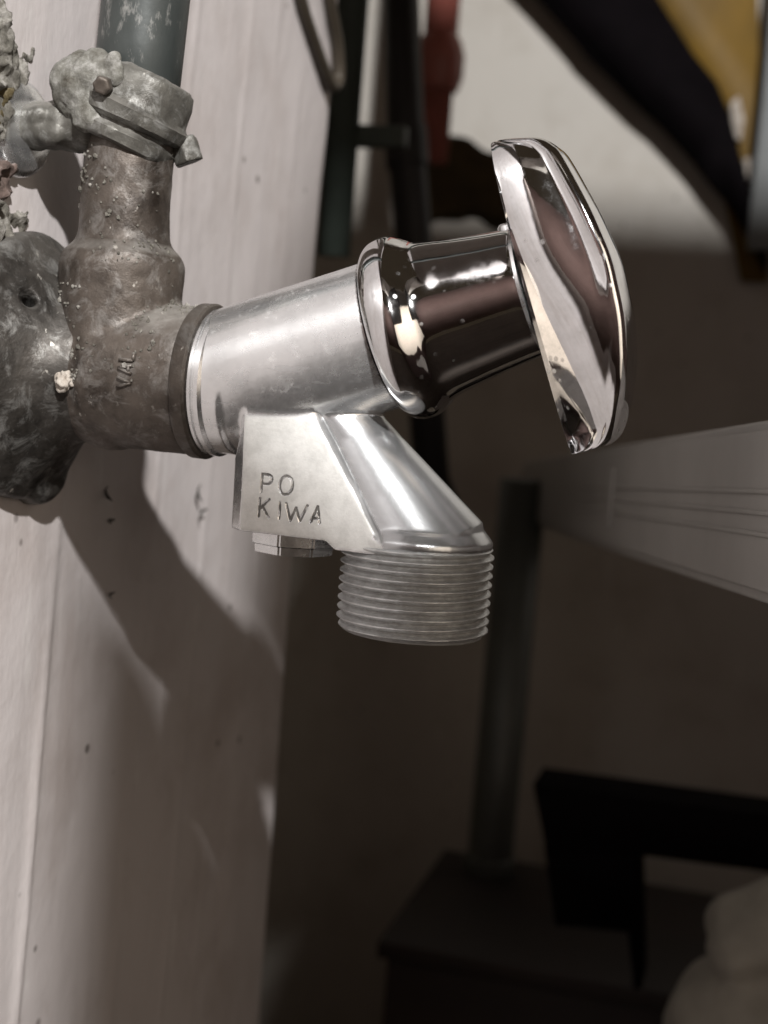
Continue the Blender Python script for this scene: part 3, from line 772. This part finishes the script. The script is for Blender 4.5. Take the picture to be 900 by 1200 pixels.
# stair carriage overhead
st = thing('stair_string', 'black slanting underside of a stair crossing the upper right corner', 'stair', on_y(760, 160, 616))
ps = [(585, -30), (622, 2), (655, 38), (668, 62), (700, 92), (735, 128), (762, 146), (800, 188), (818, 215), (850, 248), (893, 330), (893, 300), (878, 230), (852, 130), (838, 96), (812, 62), (770, -4), (755, -30), (590, -260)]
ps = [(420, -260), (600, -34), (632, 0), (668, 36), (682, 60), (712, 88), (748, 124), (774, 142), (812, 184), (828, 211), (860, 244), (898, 322), (900, 300), (882, 230), (854, 130), (840, 96), (812, 62), (770, -4), (755, -30)]
obj('string_board', prism([on_y(x, y, 616) for x, y in ps], Vector((0, 14, 0)), bev=1.2), black_m, st)
yb = thing('yellowed_board', 'yellow-brown weathered board behind the slanting black stair', 'board', on_y(830, 60, 640))
obj('board_face', prism([on_y(x, y, 632) for x, y in ((600, -260), (884, -260), (890, 90), (900, 330), (868, 330), (840, 180), (790, 60))], Vector((0, 7, 0)), bev=1), yellow_m, yb)
for k, (pts) in enumerate((((856, 120), (866, 112), (872, 140), (868, 165), (858, 158)), ((872, 186), (888, 182), (889, 222), (876, 224)), ((884, 236), (892, 234), (894, 262), (886, 262)))):
    obj('peeling_flake', prism([on_y(x, y, 628) for x, y in pts], Vector((0, 3.5, 0)), bev=.5), crumb_m, yb)
pb = on_y(903, 100, 622)
tag(obj('grey_post', box((pb.x + 5, pb.y, on_y(893, 295, 622).z + 150), (9, 8, 150), bev=1.5), post_m, loc=(pb.x + 5, pb.y, on_y(893, 295, 622).z)), 'narrow grey-blue post at the right edge beside the yellowed board', 'post')

# trunking running from the back wall towards the viewer
tr = thing('cable_trunking', 'grey plastic cable trunking running from the back wall past the handle', 'trunking', at(750, 585, 400))
a = at(612, 575, 800); b = at(900, 598, 255)
d = (b - a).normalized(); b = b + d * 60; L = (b - a).length
side = Vector((0, 0, 1)).cross(d).normalized(); upv = d.cross(side).normalized()
if upv.z < 0: upv = -upv
if side.dot(CP - a) < 0: side = -side
MR = Matrix((d, side, upv)).transposed()
def tbox(l0, l1, s0, s1, u0, u1, bev=.4):
    c = a + d * (l0 + l1) / 2 + side * (s0 + s1) / 2 + upv * (u0 + u1) / 2
    return box(c, ((l1 - l0) / 2, (s1 - s0) / 2, (u1 - u0) / 2), MR, bev=bev)
HT = 16.5
obj('channel', tbox(0, L, -22, 0, -HT, HT, .8), trunk_m, tr)
obj('lid', tbox(0, L, .05, 1.4, -HT + 2.2, HT - 2.2, .4), trunk_m, tr)
for u in (3.2, -.6, -4.4): obj('rib', tbox(L * .45, L, 1.2, 1.9, u - .45, u + .45, .25), trunk_m, tr)
obj('joint_cover', tbox(L * .585, L * .60, 1.2, 2.3, -9, 9, .3), trunk_m, tr)
# grey plastic down pipe
t = thing('grey_down_pipe', 'grey plastic down pipe standing in the shade below the trunking', 'pipe', at(585, 850, 700))
p = at(590, 830, 700); r = px2mm(54, 700) / 2
obj('barrel', tube([(p.x, p.y, -420), (p.x, p.y, at(612, 560, 700).z)], r, 32), greypipe_m, t)
obj('coupling', lathe([(-14, r), (-13, r * 1.12), (13, r * 1.12), (14, r)], (p.x, p.y, at(562, 1040, 700).z), (0, 0, 1), 32), greypipe_m, t, angle=40)
# black angle bracket
br = thing('black_bracket', 'black metal angle frame standing in the shade at lower right', 'frame', at(690, 1080, 560))
P = [at(x, y, 560) for x, y in ((624, 918), (960, 962), (960, 1040), (900, 1022), (748, 1000), (750, 1092), (648, 1086))]
obj('upper_bar', prism([at(x, y, 560) for x, y in ((624, 918), (760, 937), (980, 966), (980, 1042), (900, 1022), (748, 1002), (640, 1000))], Vector((0, 26, 0)), bev=.8), black_m, br)
obj('leg', prism([at(x, y, 562) for x, y in ((637, 990), (748, 990), (752, 1160), (742, 1160), (738, 1090), (650, 1086))], Vector((0, 24, 0)), bev=.8), black_m, br)
# dark wooden box below
c0 = at(470, 1105, 610); c1 = at(760, 1100, 610)
bx = thing('wooden_chest', 'dark red-brown wooden chest at the bottom under the black frame', 'chest', ((c0.x + c1.x) / 2, c0.y, -420))
ztop = c0.z
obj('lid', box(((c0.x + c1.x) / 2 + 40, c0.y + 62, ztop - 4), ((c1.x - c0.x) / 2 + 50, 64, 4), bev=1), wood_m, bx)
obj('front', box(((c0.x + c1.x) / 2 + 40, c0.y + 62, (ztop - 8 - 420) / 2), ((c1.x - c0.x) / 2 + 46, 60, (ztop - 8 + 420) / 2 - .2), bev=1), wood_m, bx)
# pale sack
def sack():
    bm = bmesh.new(); ico(at(905, 1225, 460), 1, 4, bm, (35, 34, 30)); ico(at(935, 1105, 462), 1, 4, bm, (29, 27, 17)); ico(at(868, 1120, 455), 1, 3, bm, (13, 14, 9)); ico(at(980, 1200, 460), 1, 4, bm, (34, 34, 34))
    me = weld(bm, 1.6, 10); rough_up(me, [(40, 5), (15, 2.4)], 6)
    cs = np.empty(len(me.vertices) * 3, 'f'); me.vertices.foreach_get('co', cs); cs = cs.reshape(-1, 3)
    q = cs[:, 0] * .5 + cs[:, 2] * .35 + 3 * np.array([noise.noise(Vector(c) / 22) for c in cs.tolist()])
    cs[:, 1] += 1.6 * np.abs(np.sin(q / 5.5)) ** .6 - 1; cs[:, 2] += 1.2 * np.abs(np.sin(q / 5.5 + .6)) ** .6
    me.vertices.foreach_set('co', cs.ravel()); me.update(); return me
tag(obj('pale_sack', sack(), sack_m, loc=at(890, 1300, 460)), 'pale creased cloth sack in the shade at the lower right corner', 'sack')
# unseen board added overhead, its outline cut to shade the back wall
tp = [(-120, -192), (760, -188), (760, -640), (310, -640), (294, -560), (278, -492), (263, -514), (250, -502), (224, -400), (205, -362), (-120, -350)]
tag(obj('shade_board', prism([(x, y, 429) for x, y in tp], Vector((0, 0, 22)), bev=1), shade_board_m, loc=(330, -252, 440)), 'pale unseen board added overhead to shade the back wall', 'shade board')
fr = thing('blocker_frame', 'dark unseen frame added beside the viewer to shadow the wall', 'frame', (144, -250, 112))  # unseen boards added and cut to block the key lamp from the wall
ps = [(-357, 112), (-357, 297), (-346, 292), (-330, 274), (-311, 251), (-296, 237), (-283, 229), (-239, 217), (-150, 217), (-150, 112)]
obj('lower_blocker', prism([(140, y, z) for y, z in ps], Vector((9, 0, 0)), bev=.8), wood_m, fr)
obj('upper_blocker', prism([(140, y, z) for y, z in ((-298, 276), (-298, 318), (-262, 350), (-149, 356), (-149, 276))], Vector((9, 0, 0)), bev=.8), wood_m, fr)
obj('blocker_stile', box((144, -166, 247), (4.6, 16, 40), bev=.8), wood_m, fr)
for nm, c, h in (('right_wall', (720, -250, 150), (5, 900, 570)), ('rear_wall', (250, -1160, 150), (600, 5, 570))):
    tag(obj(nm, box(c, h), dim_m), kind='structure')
